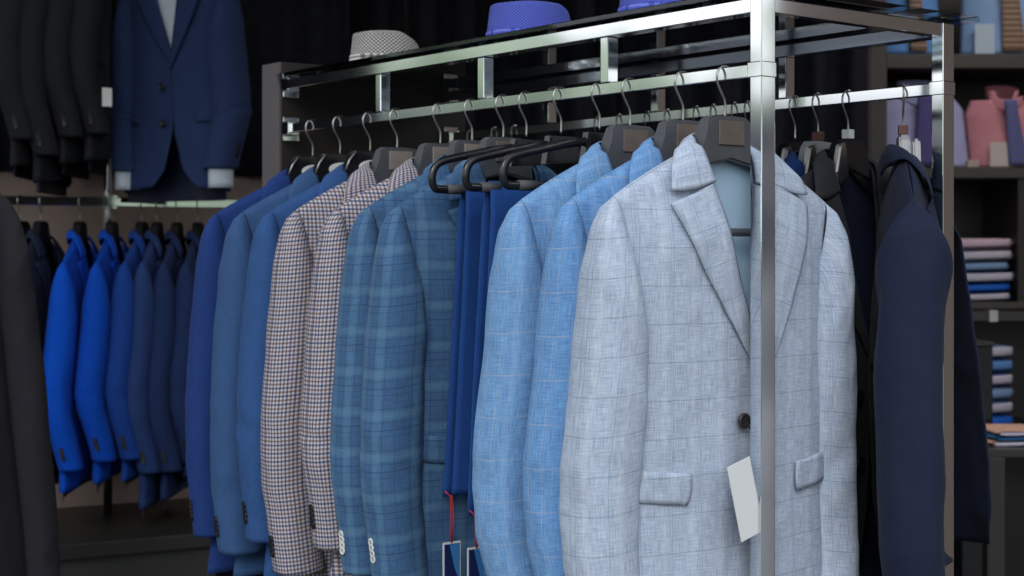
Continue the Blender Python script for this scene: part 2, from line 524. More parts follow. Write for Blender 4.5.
# ------------------------------------------------------------------ hangers  (origin at the rail centre, x across the rail)
HOOK = [(0, 0, -.058), (0, 0, -.037), (-.006, 0, -.025), (-.0135, 0, -.012), (-.0145, 0, 0), (-.009, 0, .0085), (0, 0, .0112), (.009, 0, .0085), (.0135, 0, 0), (.0125, 0, -.006)]
def half_outline(pts):
    return pts + [(-x, z) for x, z in pts[::-1] if abs(x) > 1e-6]

def make_suit_hanger(loc, yaw, label, group, body=grey_plastic, plate=label_beige, style='grey', name='suit_hanger', hookmat=steel_wire, drop=0.0):
    root = empty(name, loc, yaw); tag(root, label, 'hanger', group)
    tube('hook', HOOK, .0016, hookmat, root, seg=8, sub=4)
    bm = bmesh.new()
    if style == 'grey':
        o = half_outline([(0, -.055), (.030, -.056), (.038, -.061), (.044, -.080), (.052, -.106), (.055, -.126), (.040, -.121), (0, -.113)])
        add_prism(bm, o, -.011, .011, .003)
        o = half_outline([(0, -.100), (.045, -.116), (.09, -.141), (.14, -.170), (.172, -.195), (.172, -.206), (.165, -.208), (.12, -.185), (.075, -.158), (.052, -.126), (0, -.111)])
        add_prism(bm, o, -.005, .005, .0015)
        add_tube(bm, [(-.165, 0, -.196), (-.16, 0, -.208), (.16, 0, -.208), (.165, 0, -.196)], .0055, 8)
        from_bm('hanger_body', bm, body, root, smooth=False)
        box('label_plate', -.0235, .0235, -.0135, -.0108, -.094, -.062, plate, root, bev=.001)
    elif style == 'black':
        o = half_outline([(0, -.058), (.034, -.058), (.044, -.066), (.053, -.090), (.060, -.112), (.058, -.130), (.045, -.122), (0, -.112)])
        add_prism(bm, o, -.010, .010, .003)
        o = half_outline([(0, -.100), (.045, -.116), (.09, -.141), (.14, -.170), (.170, -.193), (.170, -.204), (.12, -.185), (.075, -.158), (.052, -.126), (0, -.111)])
        add_prism(bm, o, -.005, .005, .0015)
        add_tube(bm, [(-.165, 0, -.196), (-.16, 0, -.208), (.16, 0, -.208), (.165, 0, -.196)], .005, 8)
        from_bm('hanger_body', bm, body, root)
        bm = bmesh.new()
        add_prism(bm, [(.026 * math.cos(a) * (1.15), -.086 + .013 * math.sin(a)) for a in [k * 2 * PI / 20 for k in range(20)]], -.0125, -.0098, .0008)
        from_bm('label_plate', bm, white_card, root)
        bm = bmesh.new()
        add_tube(bm, [(-.036, -.012, -.060), (-.050, -.012, -.075), (-.058, -.012, -.094)], .0018, 6)
        from_bm('edge_trim', bm, clip_metal, root, smooth=True)
    return root

def make_trouser_hanger(loc, yaw, label, group):
    root = empty('trouser_hanger', loc, yaw); tag(root, label, 'hanger', group)
    tube('hook', HOOK, .0016, steel_wire, root, seg=8, sub=4)
    bm = bmesh.new()
    add_prism(bm, [(-.026, -.062), (.026, -.062), (.034, -.094), (.028, -.100), (-.034, -.104)], -.009, .009, .003)
    from_bm('centre_block', bm, black_plastic, root)
    p = spline([(.0, 0, -.072), (-.06, 0, -.080), (-.12, 0, -.092), (-.158, 0, -.101), (-.172, 0, -.112), (-.176, 0, -.128), (-.172, 0, -.139), (-.160, 0, -.142), (-.10, 0, -.141), (.0, 0, -.141), (.14, 0, -.141)], 5)
    tube('arm', p, .0062, black_plastic, root, seg=10, flat=.8)
    tube('grip_sleeve', [(-.150, 0, -.1415), (-.118, 0, -.1412)], .0074, rubber, root, seg=10)
    return root

def make_trousers(loc, yaw, label, group, seed, tagpos=True, x0=-.125, L=.47, u_=False):
    root = empty('trousers', loc, yaw); tag(root, label, 'trousers', group)
    top = -.133
    def cloth(s, t):
        # t: 0 back hem .. .5 bar .. 1 front hem
        a = 2 * t - 1; side = -1 if a > 0 else 1
        d = abs(a)
        z = top - d * L
        wl = x0 - .030 * d; wr = .11 + .02 * d
        x = wl + (wr - wl) * s
        thick = .0105 * min(1, math.sqrt(d * 10 + .001)) + .010 * d * math.sin(min(1, s * 1.15) * PI)
        y = side * thick
        y += .003 * nz(x * 25 + seed, z * 3, side) * min(1, d * 6)
        # leg crease
        y += side * .004 * math.exp(-((s - .52) / .03) ** 2) * min(1, d * 4)
        # cuff end is cut at an angle
        if d > .98: z -= .012 * (s - .3) * (1 if side < 0 else -1)
        return (x, y, z)
    grid_mesh('trouser_legs', cloth, 30, 80, blue_trouser, root, thick=.003, offset=0, uvfn=lambda a, b_, p: (p[0], p[2] + (0 if p[1] < 0 else .3)))
    # second folded leg layer seen below the first
    def fly(s, t):
        x = x0 + .022 + s * .004 + .02 * t; z = top - L + .015 + t * .0 - .11 * (1 - t)
        return (x, -.020 - .002 * math.sin(s * PI), z + .11)
    bm = bmesh.new()
    add_tube(bm, spline([(x0 + .028, -.019, top - L + .10), (x0 + .018, -.022, top - L + .05), (x0 + .006, -.020, top - L + .004)], 4), .0013, 6)
    from_bm('seam', bm, lin_dark, root, smooth=True)
    if tagpos:
        sx = x0 - .040
        zb = top - L - .002; q = .022 if u_ else 0
        tube('tag_string', [(sx - .006, -.016, zb + .012), (sx + .001, -.020, zb + .004), (sx + .002, -.020, zb - .03), (sx + .002, -.020, zb - .064 + q)], .0012, red_string, root, seg=6)
        tube('tag_string', [(sx + .004, -.018, zb + .006), (sx + .006, -.021, zb - .03), (sx + .003, -.020, zb - .064 + q)], .0012, red_string, root, seg=6)
        bm = bmesh.new(); add_box(bm, sx - .013, sx + .019, -.0206, -.0194, zb - .130 + q, zb - .062 + q, .0003)
        tg = from_bm('price_tag', bm, white_card, root)
        bm = bmesh.new()
        add_box(bm, sx - .0105, sx + .0165, -.0212, -.0207, zb - .127 + q, zb - .065 + q)
        from_bm('tag_print', bm, tag_blue, tg)
        bm = bmesh.new()
        add_prism(bm, [(sx - .002, zb + q - .0655), (sx + .0162, zb + q - .0655), (sx + .0162, zb + q - .122), (sx + .007, zb + q - .100)], -.0218, -.0213, 0)
        from_bm('tag_print', bm, tag_cyan, tg)
    return root
tag_blue = plain('tag_print_navy', (.012, .02, .10), .4)
tag_cyan = plain('tag_print_cyan', (.05, .22, .50), .4)

# ------------------------------------------------------------------ rack
rack = empty('clothes_rack', POST, YAW)
tag(rack, 'chrome clothes rack with square posts and a glass top shelf', 'clothes rack')
BEAMZ = EYE + .317
UE = 1.225        # where it meets the panel
# local coords: x across (v), y along (u)
pr, prv = .010, .013
def rbox(name, v0, v1, u0, u1, z0, z1, mat=chrome, bev=.0012):
    return box(name, v0, v1, u0, u1, z0, z1, mat, rack, bev)
rbox('post', -prv, prv, -pr, pr, 0, BEAMZ + .010)
rbox('post', W - prv, W + prv, -pr, pr, 0, BEAMZ + .010)
bh = .0095
rbox('top_beam', -prv + .001, prv - .001, pr, UE, BEAMZ - bh, BEAMZ + bh)
rbox('top_beam', W - prv + .001, W + prv - .001, pr, UE, BEAMZ - bh, BEAMZ + bh)
rbox('end_beam', prv, W - prv, -pr + .001, pr - .001, BEAMZ - bh, BEAMZ + bh)
rbox('hanging_rail', -.007, .007, pr, UE, RAILZ - .0085, RAILZ + .0085)
rbox('hanging_rail', W - .007, W + .007, pr, UE, RAILZ - .0085, RAILZ + .0085)
for v in (0, W):
    rbox('rail_collar', v - prv - .0012, v + prv + .0012, -pr - .0012, pr + .004, RAILZ - .010, RAILZ + .010)
    for u in (.297, .592, .888):
        rbox('spacer_post', v - .010, v + .010, u - .008, u + .008, RAILZ + .0085, BEAMZ - bh)
    for z in (RAILZ, BEAMZ):
        rbox('wall_bracket', v - .008, v + .026, UE - .006, UE, z - .023, z + .023)
        rbox('bracket_socket', v - .012, v + .012, UE - .030, UE - .006, z - .0125, z + .0125)
rbox('glass_shelf', -.022, W + .045, -.030, UE, BEAMZ + .0125, BEAMZ + .0205, glass_m, .001)
for v in (0, W):
    for u in (.1, .6, 1.1):
        bm = bmesh.new(); bmesh.ops.create_cone(bm, cap_ends=True, segments=16, radius1=.006, radius2=.006, depth=.003)
        o = from_bm('shelf_pad', bm, rubber, rack, smooth=False); o.location = (v, u, BEAMZ + bh + .0015)
for v in (0, W):
    rbox('post_foot', v - .018, v + .018, -.016, .016, 0, .012, black_metal)

# panel the rack is fixed to
pn = box('partition', -.010, .425, UE, UE + .068, 0, EYE + .362, dark_wood, None, .002, POST, YAW)
tag(pn, 'tall dark partition with grey front edge holding the far end of the chrome rack', 'partition')
box('edge_strip', -.0135, -.010, UE + .001, UE + .067, 0, EYE + .361, panel_edge, pn)

# ------------------------------------------------------------------ front row
GJ = 'jackets on the front rail'; GH = 'grey suit hangers on the front rail'; GB = 'black suit hangers on the front rail'
NECK = -.104
def front_jacket(u, **k):
    yo = k.pop('yo', 0); p = rk(u, k.pop('v', 0), RAILZ + NECK)
    return make_jacket('suit_jacket', p, YAW + k.pop('dyaw', 0), k.pop('mat'), k.pop('label'), GJ, **k)

front_jacket(.067, mat=pale_linen, label='pale grey blue linen jacket with windowpane check, frontmost behind the near chrome post', lining=lin_pale, seed=1, detail=1.5, hem=-.71, slv=-.665)
front_jacket(.146, mat=sky_linen_b, label='sky blue linen jacket directly behind the pale grey linen one', lining=lin_pale, seed=2, dsc=.85, detail=1.2, btn=btn_brown, slv=-.64)
front_jacket(.2525, mat=sky_linen, label='sky blue linen jacket in front of the blue trousers', lining=lin_pale, seed=3, dsc=.95, detail=1.2, btn=btn_brown, slv=-.645)
front_jacket(.546, mat=teal_check, label='teal blue plaid jacket with white cuff buttons, next to the blue trousers', seed=4, dsc=.9, btn=btn_white, detail=1.2, slv=-.615, hem=-.655, elbow=.4)
front_jacket(.628, mat=teal_check, label='teal blue plaid jacket with white cuff buttons, next to the brown checked jackets', seed=5, dsc=.9, btn=btn_white, detail=1.2, slv=-.615, hem=-.655, elbow=.4)
front_jacket(.716, mat=gingham, label='brown and blue small checked jacket touching the teal plaid jacket', seed=6, dsc=.9, btn=btn_black, slv=-.59, hem=-.67, elbow=.4)
front_jacket(.844, mat=gingham, label='brown and blue small checked jacket beside the plain blue jackets', seed=7, dsc=.9, btn=btn_black, slv=-.650, hem=-.69, elbow=.5)
front_jacket(.929, mat=mid_blue, label='plain mid blue jacket right beside the brown checked jacket', seed=8, dsc=.9, btn=btn_black, slv=-.61, hem=-.71, elbow=.3)
front_jacket(1.029, mat=steel_blue, label='greyish steel blue jacket second from the dark panel', seed=9, dsc=.9, btn=btn_black, slv=-.645, hem=-.69, elbow=.3)
front_jacket(1.125, mat=royal_blue, label='royal blue jacket at the far end of the front rail, against the dark panel', seed=10, dsc=.75, btn=btn_black, slv=-.63, elbow=.3)

hs = [(.067, label_brown, 'grey plastic suit hanger with brown label inside the pale linen jacket'),
      (.146, label_brown, 'grey plastic suit hanger holding the sky blue jacket behind the pale one'),
      (.2525, label_brown, 'grey plastic suit hanger holding the sky blue jacket beside the trousers'),
      (.546, label_brown, 'grey plastic suit hanger in the teal jacket next to the trousers'),
      (.628, label_beige, 'grey plastic suit hanger in the teal jacket next to the checked ones'),
      (.716, label_beige, 'grey plastic suit hanger in the checked jacket touching the teal plaid ones'),
      (.770, label_beige, 'grey plastic suit hanger with beige label between teal and checked jackets'),
      (.844, label_beige, 'grey plastic suit hanger with pale label in the checked jacket beside the plain blue ones')]
hs = [h for h in hs if h[0] != .770]
for u, pl, lb in hs:
    make_suit_hanger(rk(u, 0, RAILZ), YAW, lb, GH, plate=pl)
for u, lb in (              (.929, 'black hanger with white oval plate in the mid blue jacket'),
              (1.029, 'black hanger with white oval plate in the steel blue jacket'),
              ):
    make_suit_hanger(rk(u, 0, RAILZ), YAW, lb, GB, body=black_plastic, style='black')
make_suit_hanger(rk(1.125, 0, RAILZ), YAW, 'black hanger with white oval plate closest to the dark panel', GB, body=black_plastic, style='black')

# trousers
for u, lb, lt, xx, LL in ((.318, 'black open ended trouser hanger nearest the sky blue jackets', 'blue trousers nearest the sky blue linen jacket', -.088, .45),
                  (.405, 'middle one of the three black trouser hangers', 'blue trousers in the middle of the three hung pairs', -.135, .475),
                  (.488, 'black trouser hanger nearest the teal plaid jacket', 'blue trousers nearest the teal plaid jacket', -.118, .46)):
    make_trouser_hanger(rk(u, 0, RAILZ), YAW, lb, 'trouser hangers on the front rail')
    make_trousers(rk(u, 0, RAILZ), YAW, lt, 'blue trousers on the front rail', u * 50, tagpos=(u > .4), x0=xx, L=LL, u_=u < .45)

# price tag of the pale jacket
pj = [o for o in bpy.data.objects if o.get('label', '').startswith('pale grey blue linen')][0]
tube('tag_cord', [(-.011, -.050, -.350), (-.007, -.058, -.365), (-.005, -.066, -.40), (-.010, -.071, -.425)], .0011, thread, pj, seg=6)
bm = bmesh.new(); add_box(bm, -.021, .021, -.0007, .0007, -.10, 0, .0003)
t_ = from_bm('price_tag', bm, white_card, pj); t_.location = (-.050, -.072, -.395); t_.rotation_euler = (0, math.radians(-15), 0)

# ------------------------------------------------------------------ rear row
GRJ = 'jackets on the rear rail'; GRH = 'silver clip hangers on the rear rail'
def u_at(px, v):
    a = (px - 512) / 1557.0
    # (POST.x + dL.x u + dR.x v) = a (POST.y + dL.y u + dR.y v)
    return (POST.x + dR.x * v - a * (POST.y + dR.y * v)) / (a * dL.y - dL.x)
def clip_hanger(px, yaw, lab, cube, blk=False):
    u = u_at(px, W)
    root = empty('clip_hanger', rk(u, W, RAILZ), yaw); tag(root, lab, 'hanger', GRH)
    tube('hook', [(p[0], p[1], p[2]) for p in HOOK], .0016, steel_wire, root, seg=8, sub=4)
    if cube: box('size_cube', -.007, .007, -.007, .007, -.062, -.048, cube, root, .001)
    bm = bmesh.new()
    o = half_outline([(0, -.062), (.030, -.064), (.038, -.072), (.050, -.104), (.054, -.128), (.040, -.122), (0, -.112)])
    add_prism(bm, o, -.008, .008, .003)
    add_prism(bm, half_outline([(0, -.100), (.045, -.116), (.09, -.141), (.14, -.170), (.165, -.190), (.160, -.200), (.10, -.172), (0, -.112)]), -.004, .004, .001)
    from_bm('hanger_body', bm, black_plastic if blk else silver_plastic, root)
    bm = bmesh.new()
    add_prism(bm, [(-.050, -.074), (-.034, -.070), (-.026, -.120), (-.052, -.136), (-.060, -.115)], -.021, -.010, .003)
    from_bm('clip', bm, silver_plastic if px > 900 else clip_metal, root)
    return u
rows = [(795, 'black hanger with metal clip holding a blue jacket, just right of the near post', None, royal_blue, 'blue jacket on the rear rail just right of the near post', True, 21),
        (818, 'silver hanger with brown size cube holding the second blue jacket', brown_size, royal_blue, 'blue jacket on the rear rail beside the charcoal one', False, 22),
        (848, 'dark hanger with white size cube holding the charcoal jacket', white_card, charcoal, 'charcoal jacket on the rear rail between blue and navy', True, 23),
        (903, 'silver hanger with brown size cube holding the navy jacket', brown_size, navy, 'navy jacket with dark cuff buttons at the right end of the rack', False, 24)]
for px, lh, cube, mt, lj, blk, sd in rows:
    yy = math.radians(80) if mt is navy else YAW + math.radians(6)
    u = clip_hanger(px, yy, lh, cube, blk)
    make_jacket('suit_jacket', rk(u, W, RAILZ + NECK), yy, mt, lj, GRJ, seed=sd, dsc=.93 if mt is navy else .5,
                btn=btn_black, slv=-.665, hem=-.585 if mt is navy else -.68, elbow=.3, flare=.07 if mt is navy else 0, head=1.5 if mt is navy else 1)
# hangers farther along the rear rail: only their hooks and tops show
for i, px in enumerate((748, 735, 714, 697, 668, 648, 620, 598, 515, 495, 471)):
    u = u_at(px, W)
    root = empty('clip_hanger', rk(u, W, RAILZ), math.radians(60))
    tag(root, 'hanger hooked on the rear rail behind the front row, only its hook showing', 'hanger', 'hooks along the rear rail')
    tube('hook', HOOK, .0016, steel_wire, root, seg=6, sub=3)
    bm = bmesh.new()
    add_prism(bm, half_outline([(0, -.060), (.028, -.062), (.040, -.080), (.10, -.118), (.10, -.130), (.04, -.104), (0, -.098)]), -.006, .006, .002)
    from_bm('hanger_body', bm, black_plastic, root)

# ------------------------------------------------------------------ hats on the glass
GLZ = BEAMZ + .0205
def make_hat(u, v, mat, band, label, rot, lean=.0, sc=1.0, hh=.098):
    root = empty('trilby_hat', rk(u, v, GLZ), rot); tag(root, label, 'hat', 'hats on the glass shelf')
    def crown(s, t):
        th = s * 2 * PI; c_, s_ = math.cos(th), math.sin(th)
        if t < .62: r = 1 - .10 * (t / .62); z = t / .62 * .88
        else:
            k = (t - .62) / .38; r = .90 * math.cos(k * PI / 2) ** .75 if k < 1 else 0; z = .88 + .12 * math.sin(k * PI / 2)
        x = c_ * .088 * r; y = s_ * .070 * r
        # front pinch and slope, crease along the crown
        z *= 1 - .38 * max(0, c_) * r * (z ** 1.5)
        if t > .62: z -= .16 * ((t - .62) / .38) ** 2 * math.exp(-(y / .02) ** 2)
        pin = max(0, c_) ** 2 * z * .25
        y *= 1 - pin
        return (x * sc, y * sc, .002 + z * hh)
    grid_mesh('crown', crown, 40, 26, mat, root, uvfn=lambda a, b_, p: (a * .5 + b_ * .16, a * .5 - b_ * .16), thick=.0015, merge=.0004)
    def brim(s, t):
        th = s * 2 * PI; c_, s_ = math.cos(th), math.sin(th)
        rx = .086 + t * .040; ry = .068 + t * .040
        z = .004 + .012 * t * t * (s_ * s_) - .002 * t * max(0, c_)
        return (c_ * rx * sc, s_ * ry * sc, max(.002, z))
    grid_mesh('brim', brim, 40, 6, mat, root, uvfn=lambda a, b_, p: (p[0], p[1]), thick=.002, offset=1, merge=.0004)
    def bnd(s, t):
        th = s * 2 * PI
        return (math.cos(th) * .0893 * sc * (1 - .03 * t), math.sin(th) * .0713 * sc * (1 - .03 * t), .004 + t * .024)
    grid_mesh('hat_band', bnd, 40, 2, band, root, thick=.001, merge=.0004)
    return root
pale_hat = fabric('hat_pale_weave', srgb(214, 210, 204), .05, check=(.020, srgb(150, 150, 155), srgb(150, 150, 155), .95))
blue_hat = fabric('hat_blue_weave', srgb(112, 124, 200), .1, check=(.013, srgb(140, 150, 215), srgb(140, 150, 215), .8))
make_hat(1.075, .13, pale_hat, pale_hat, 'pale grey woven trilby hat on the glass shelf above the far end', YAW + .0, sc=.84, hh=.074)
make_hat(.665, .15, blue_hat, blue_hat, 'bright blue woven trilby hat in the middle of the glass shelf', YAW + .3, hh=.077)
make_hat(.335, .15, blue_hat, blue_hat, 'bright blue woven hat nearest the near chrome post, cut by the top of the view', YAW + .3, hh=.077)

# ------------------------------------------------------------------ wall rack at the left
WA = math.radians(28)
wd = Vector((math.cos(WA), math.sin(WA), 0)); wn = Vector((-math.sin(WA), math.cos(WA), 0))
WR = Vector((-1.13, 4.40, 0))
WZ = EYE + .141
UZ = EYE + 1.06
def wp(a, n=0, z=0):
    p = WR + wd * a + wn * n; return Vector((p.x, p.y, z))
wr = empty('wall_rack', wp(0), WA); tag(wr, 'chrome wall rack with two rails along the left wall', 'clothes rack')
for z in (WZ, UZ):
    bm = bmesh.new(); add_box(bm, -1.15, .95, -.011, .011, z - .0125, z + .0125, .002)
    from_bm('hanging_rail', bm, chrome, wr)
for a in (-1.0, .0, .93):
    tube('post', [(a, .05, .5), (a, .05, 2.5)], .0125, chrome, wr, seg=12)
    for z in (WZ, UZ):
        box('rail_bracket', a - .015, a + .015, .0, .06, z - .02, z + .02, chrome, wr, .002)
for a in [k * .085 - 1.1 for k in range(24)]:
    pass

def a_at(px, n=0):
    q = (px - 512) / 1557.0; b0 = WR + wn * n
    return (q * b0.y - b0.x) / (wd.x - q * wd.y)
GWH = 'black hangers on the wall rack'
wallset = [(20, black_wool, 'near black jacket at the left end of the lower wall rail', 31, -.62, -.68, -10),
           (41, slate, 'dark slate jacket left of the bright blue one on the wall rail', 32, -.62, -.68, 0),
           (80, electric, 'leftmost bright electric blue jacket on the lower wall rail', 33, -.62, -.68, 3),
           (112, electric2, 'bright electric blue jacket at the wall rack post', 34, -.60, -.66, 3),
           (142, blue_b, 'cobalt blue jacket half hidden between bright blue and ink blue ones', 35, -.60, -.66, 0),
           (157, ink, 'ink blue jacket with lighter sleeve, third from the right on the wall rail', 36, -.64, -.74, 2),
           (177, ink2, 'dark ink blue jacket second from the right on the wall rail', 37, -.64, -.72, 2),
           (198, ink2, 'dark ink blue jacket at the right end of the lower wall rail', 38, -.62, -.66, 2)]
def wall_hanger(p, yaw, lab):
    root = empty('suit_hanger', p, yaw); tag(root, lab, 'hanger', GWH)
    tube('hook', [(x, y, z + .004) for x, y, z in HOOK[:-1]], .0017, steel_wire, root, seg=6, sub=3)
    bm = bmesh.new()
    add_prism(bm, half_outline([(0, -.055), (.03, -.056), (.042, -.068), (.052, -.104), (.052, -.126), (0, -.112)]), -.011, .011, .003)
    add_prism(bm, half_outline([(0, -.100), (.045, -.116), (.09, -.141), (.14, -.170), (.165, -.190), (.160, -.200), (.10, -.172), (0, -.112)]), -.004, .004, .001)
    from_bm('hanger_body', bm, black_matte, root)
for px, mt, lb, sd, sv, hm, dy in wallset:
    a = a_at(px); yw = math.radians(90 + dy)
    wall_hanger(wp(a, 0, WZ), yw, 'black hanger inside the ' + lb.replace(' on the wall rail', '').replace(' of the lower wall rail', '').split(',')[0])
    make_jacket('suit_jacket', wp(a, 0, WZ + NECK), yw, mt, lb, 'jackets on the lower wall rail', seed=sd, dsc=.8, btn=btn_black, slv=sv, hem=hm, detail=.8, elbow=1.2)
for i, (px, sv, dy) in enumerate(((22, -.66, 4), (44, -.70, 4), (68, -.65, 4), (93, -.64, 4))):
    pos = ('leftmost', 'second from left', 'third from left', 'rightmost')[i]
    a = a_at(px + 8); yw = math.radians(92 + dy)
    zz = EYE + (252 - (140, 150, 133, 130)[i]) * 4.2 / 1557 - sv - NECK
    wall_hanger(wp(a, 0, UZ), yw, 'black hanger of the %s black jacket on the upper rail' % pos)
    make_jacket('suit_jacket', wp(a, 0, UZ + NECK), yw, black_wool, '%s of the four black jackets hung on the upper wall rail' % pos,
                'black jackets on the upper wall rail', seed=40 + i, dsc=.8, btn=btn_black, slv=sv, hem=sv - .07, detail=.8, elbow=1.3)

# navy suit shown frontal above the rail, with shirt
sx_, sy_ = -.925, 4.30
sj = make_jacket('suit_jacket', (sx_, sy_, EYE + .80), math.radians(-26), suit_blue, 'navy blue suit jacket displayed facing front above the wall rail, shirt cuffs showing', None,
                 seed=50, hem=-.635, slv=-.575, btn=btn_black, wsc=.84, dsc=1.25, detail=1.0)
sh = empty('dress_shirt', (sx_, sy_, EYE + .80), math.radians(-26)); tag(sh, 'pale blue white dress shirt worn under the displayed navy jacket', 'shirt')
def sf(s, t):
    x = (s - .5) * .20; z = .01 - t * .44
    return (x, -.022 - .012 * math.cos(x * 12) + .002 * nz(x * 30, z * 10, 1), z - abs(x) * .2)
grid_mesh('shirt_front', sf, 20, 30, shirt_white, sh, thick=.002)
for sgn in (-1, 1):
    def cf(s, t, sgn=sgn):
        th = s * 2 * PI
        return (sgn * (.160 + .030 * math.cos(th)), -.016 + .040 * math.sin(th), -.565 - t * .062)
    grid_mesh('shirt_cuff', cf, 24, 4, shirt_white, sh, thick=.002, merge=.0004)
def bt(s, t):
    return (-.02 + s * .045, -.036 - .004 * math.sin(s * PI), -.70 - t * .05 + s * .02)
tube('display_arm', [(0, .0, .02), (0, .0, .05), (0, .08, .06), (0, .20, .06)], .007, chrome, sh, seg=8)

# small paper tag near the post
def darkening_drape(s, t):  # drape added to darken the upper wall and its reflection in the rail
    a = -2.1 + 2.95 * s; ph = a * 2 * PI / .15 + math.sin(a * 6)
    p = wp(a, .325 + .022 * math.sin(ph)); return (p.x, p.y, EYE + .24 + t * 1.36)
wc = grid_mesh('curtain', darkening_drape, 260, 6, curtain_m, None, thick=.003)
tag(wc, 'black drape added to darken the left wall behind the displayed navy suit', 'curtain')
tg = box('paper_tag', -.013, .013, -.0006, .0006, -.05, 0, white_card, None, 0, wp(a_at(107, -.22), -.22, EYE + .44), WA)
tag(tg, 'small grey paper tag hanging beside the black jackets', 'tag')
tube('tag_cord', [(0, 0, -.004), (0, .002, .06), (0, .0, .10)], .0008, thread, tg, seg=5)

# ------------------------------------------------------------------ coat at the left edge, close
ck = make_jacket('long_coat', (-1.165, 2.95, EYE + .175), math.radians(60), brownish, 'dark charcoal coat hanging at the left edge, nearer than the wall rack', None, seed=60, hem=-1.02, slv=-.90, wsc=1.15, dsc=1.6, cuff_btns=0, cat='coat', elbow=.2, front_parts=False)
ck.rotation_euler = (Matrix.Rotation(math.radians(-5), 3, 'Y') @ Matrix.Rotation(math.radians(60), 3, 'Z')).to_euler()
cr = empty('coat_stand', (-1.165, 2.95, 0), math.radians(60)); tag(cr, 'chrome stand carrying the dark coat at the left edge', 'coat stand')
box('hanging_rail', -.007, .007, -.2, .35, EYE + .28, EYE + .30, chrome, cr, .001)
tube('post', [(0, .35, 0), (0, .35, EYE + .29)], .012, chrome, cr, seg=12)
box('base_plate', -.18, .18, .17, .53, 0, .012, chrome, cr, .003)
h_ = make_suit_hanger((-1.165, 2.95, EYE + .29), math.radians(60), 'grey hanger carrying the dark coat at the left edge', None, name='suit_hanger')

# ------------------------------------------------------------------ curtains, plinth
def curtain(name, x0, x1, y, z0, z1, label):
    n = int((x1 - x0) / .012)
    def fn(s, t):
        x = x0 + (x1 - x0) * s
        ph = x * 2 * PI / .145 + 1.3 * math.sin(x * 5)
        return (x, y + .028 * math.sin(ph) + .008 * math.sin(ph * 2.3 + t * 2), z1 + (z0 - z1) * t)
    o = grid_mesh(name, fn, n, 8, curtain_m, None, thick=.003)
    return tag(o, label, 'curtain')
curtain('curtain', -.74, .35, 5.20, .02, 2.85, 'black pleated curtain behind the rack, left half')
curtain('curtain', .36, 1.19, 5.20, .02, 2.85, 'black pleated curtain behind the rack, right half beside the shelf unit')
pl = box('display_plinth', -1.3, .9, -.34, .24, 0, .46, plinth_m, None, .004, wp(0), WA)
tag(pl, 'dark low plinth running under the wall rack', 'plinth')
box('plinth_top', -1.31, .91, -.36, .24, .46, .50, black_metal, pl, .003)

# ------------------------------------------------------------------ shelf unit at the right
SY = 5.5
def X(px, d=SY): return (px - 512) / 1557.0 * d
def Z(py, d=SY): return EYE + (252 - py) / 1557.0 * d
su = empty('shelf_unit', (0, 0, 0)); tag(su, 'dark wooden shelf unit with shirts at the right', 'shelf unit')
box('side_board', X(853), X(870), SY - .02, SY + .45, 0, 2.8, dark_wood, su, .002)
box('side_board', X(870), X(887), SY, SY + .45, 0, 2.8, wood_shelf, su, .002)
box('back_board', X(887), X(1110), SY + .43, SY + .45, 0, 2.8, dark_wood, su)
box('side_board', X(1110), X(1122), SY, SY + .45, 0, 2.8, dark_wood, su, .002)
box('divider', X(1019), X(1026), SY + .01, SY + .43, Z(302), Z(178), dark_wood, su)
for y0, y1 in ((54, 68), (167, 178), (302, 309), (430, 437)):
    box('shelf', X(887), X(1110), SY, SY + .43, Z(y1), Z(y0), wood_shelf, su, .002)

def display_shirt(px, base, wpx, hpx, mat, tie, label, tiepx=0, tap=-.12):
    """boxed shirt standing on the shelf with its collar up"""
    x = X(px); z = Z(base); w_ = wpx / 1557 * SY / 2; h = hpx / 1557 * SY
    root = empty('display_shirt', (x, SY + .06, z + .001), 0); tag(root, label, 'shirt', 'display shirts with ties on the shelves')
    def fn(s, t):
        a = s * 2 - 1
        zz = t * h * .80
        ww = w_ * (1 + tap * t - .22 * max(0, t - .80) / .20)
        x_ = a * ww
        return (x_, -.045 * (1 - abs(a) ** 3) + .03 * t + .004 * nz(x_ * 20, zz * 20, px), zz)
    grid_mesh('shirt_front', fn, 24, 20, mat, root, thick=.01, offset=1)
    def bk(s, t):
        a = s * 2 - 1; ww = w_ * (1 + tap * t - .22 * max(0, t - .80) / .20)
        return (a * ww, .05 * (1 - abs(a) ** 3) + .03 * t + .0, t * h * .80)
    grid_mesh('shirt_back', bk, 24, 20, mat, root, thick=.004)
    def co(s, t):
        th = s * 2 * PI
        r = w_ * (.40 + .10 * t)
        return (math.cos(th) * r, .03 + math.sin(th) * r * .75 - .012 * (1 - t) * (math.sin(th) < 0), h * .66 + h * .30 * t * (1 + .18 * math.sin(th)) * (1 - .35 * (1 if math.sin(th) < -.8 else 0)))
    grid_mesh('shirt_collar', co, 28, 5, mat, root, thick=.004, merge=.0004)
    for sg in (-1, 1):
        def lf(s, t, sg=sg):
            return (sg * (w_ * .04 + s * w_ * .46), -.036 - .012 * (1 - s) + s * .02, h * .86 - t * h * .17 * (1 - .45 * s) - .02 * (1 - s))
        grid_mesh('collar_point', lf, 6, 6, mat, root, thick=.003)
    if tie:
        def tf(s, t):
            ww = (.018 + .016 * t if t > .12 else .022) * (w_ / .12)
            return ((s - .5) * 2 * ww + tiepx * t, -.060 - .004 * math.sin(s * PI), h * .80 - t * h * .78)
        grid_mesh('necktie', tf, 6, 20, tie, root, thick=.004)
    return root
sh_blue = fabric('shirt_light_blue', srgb(128, 156, 196), .1, rough=.7)
sh_sky = fabric('shirt_blue', srgb(96, 140, 200), .1, rough=.7)
sh_lav = fabric('shirt_lavender', srgb(164, 164, 204), .1, rough=.7)
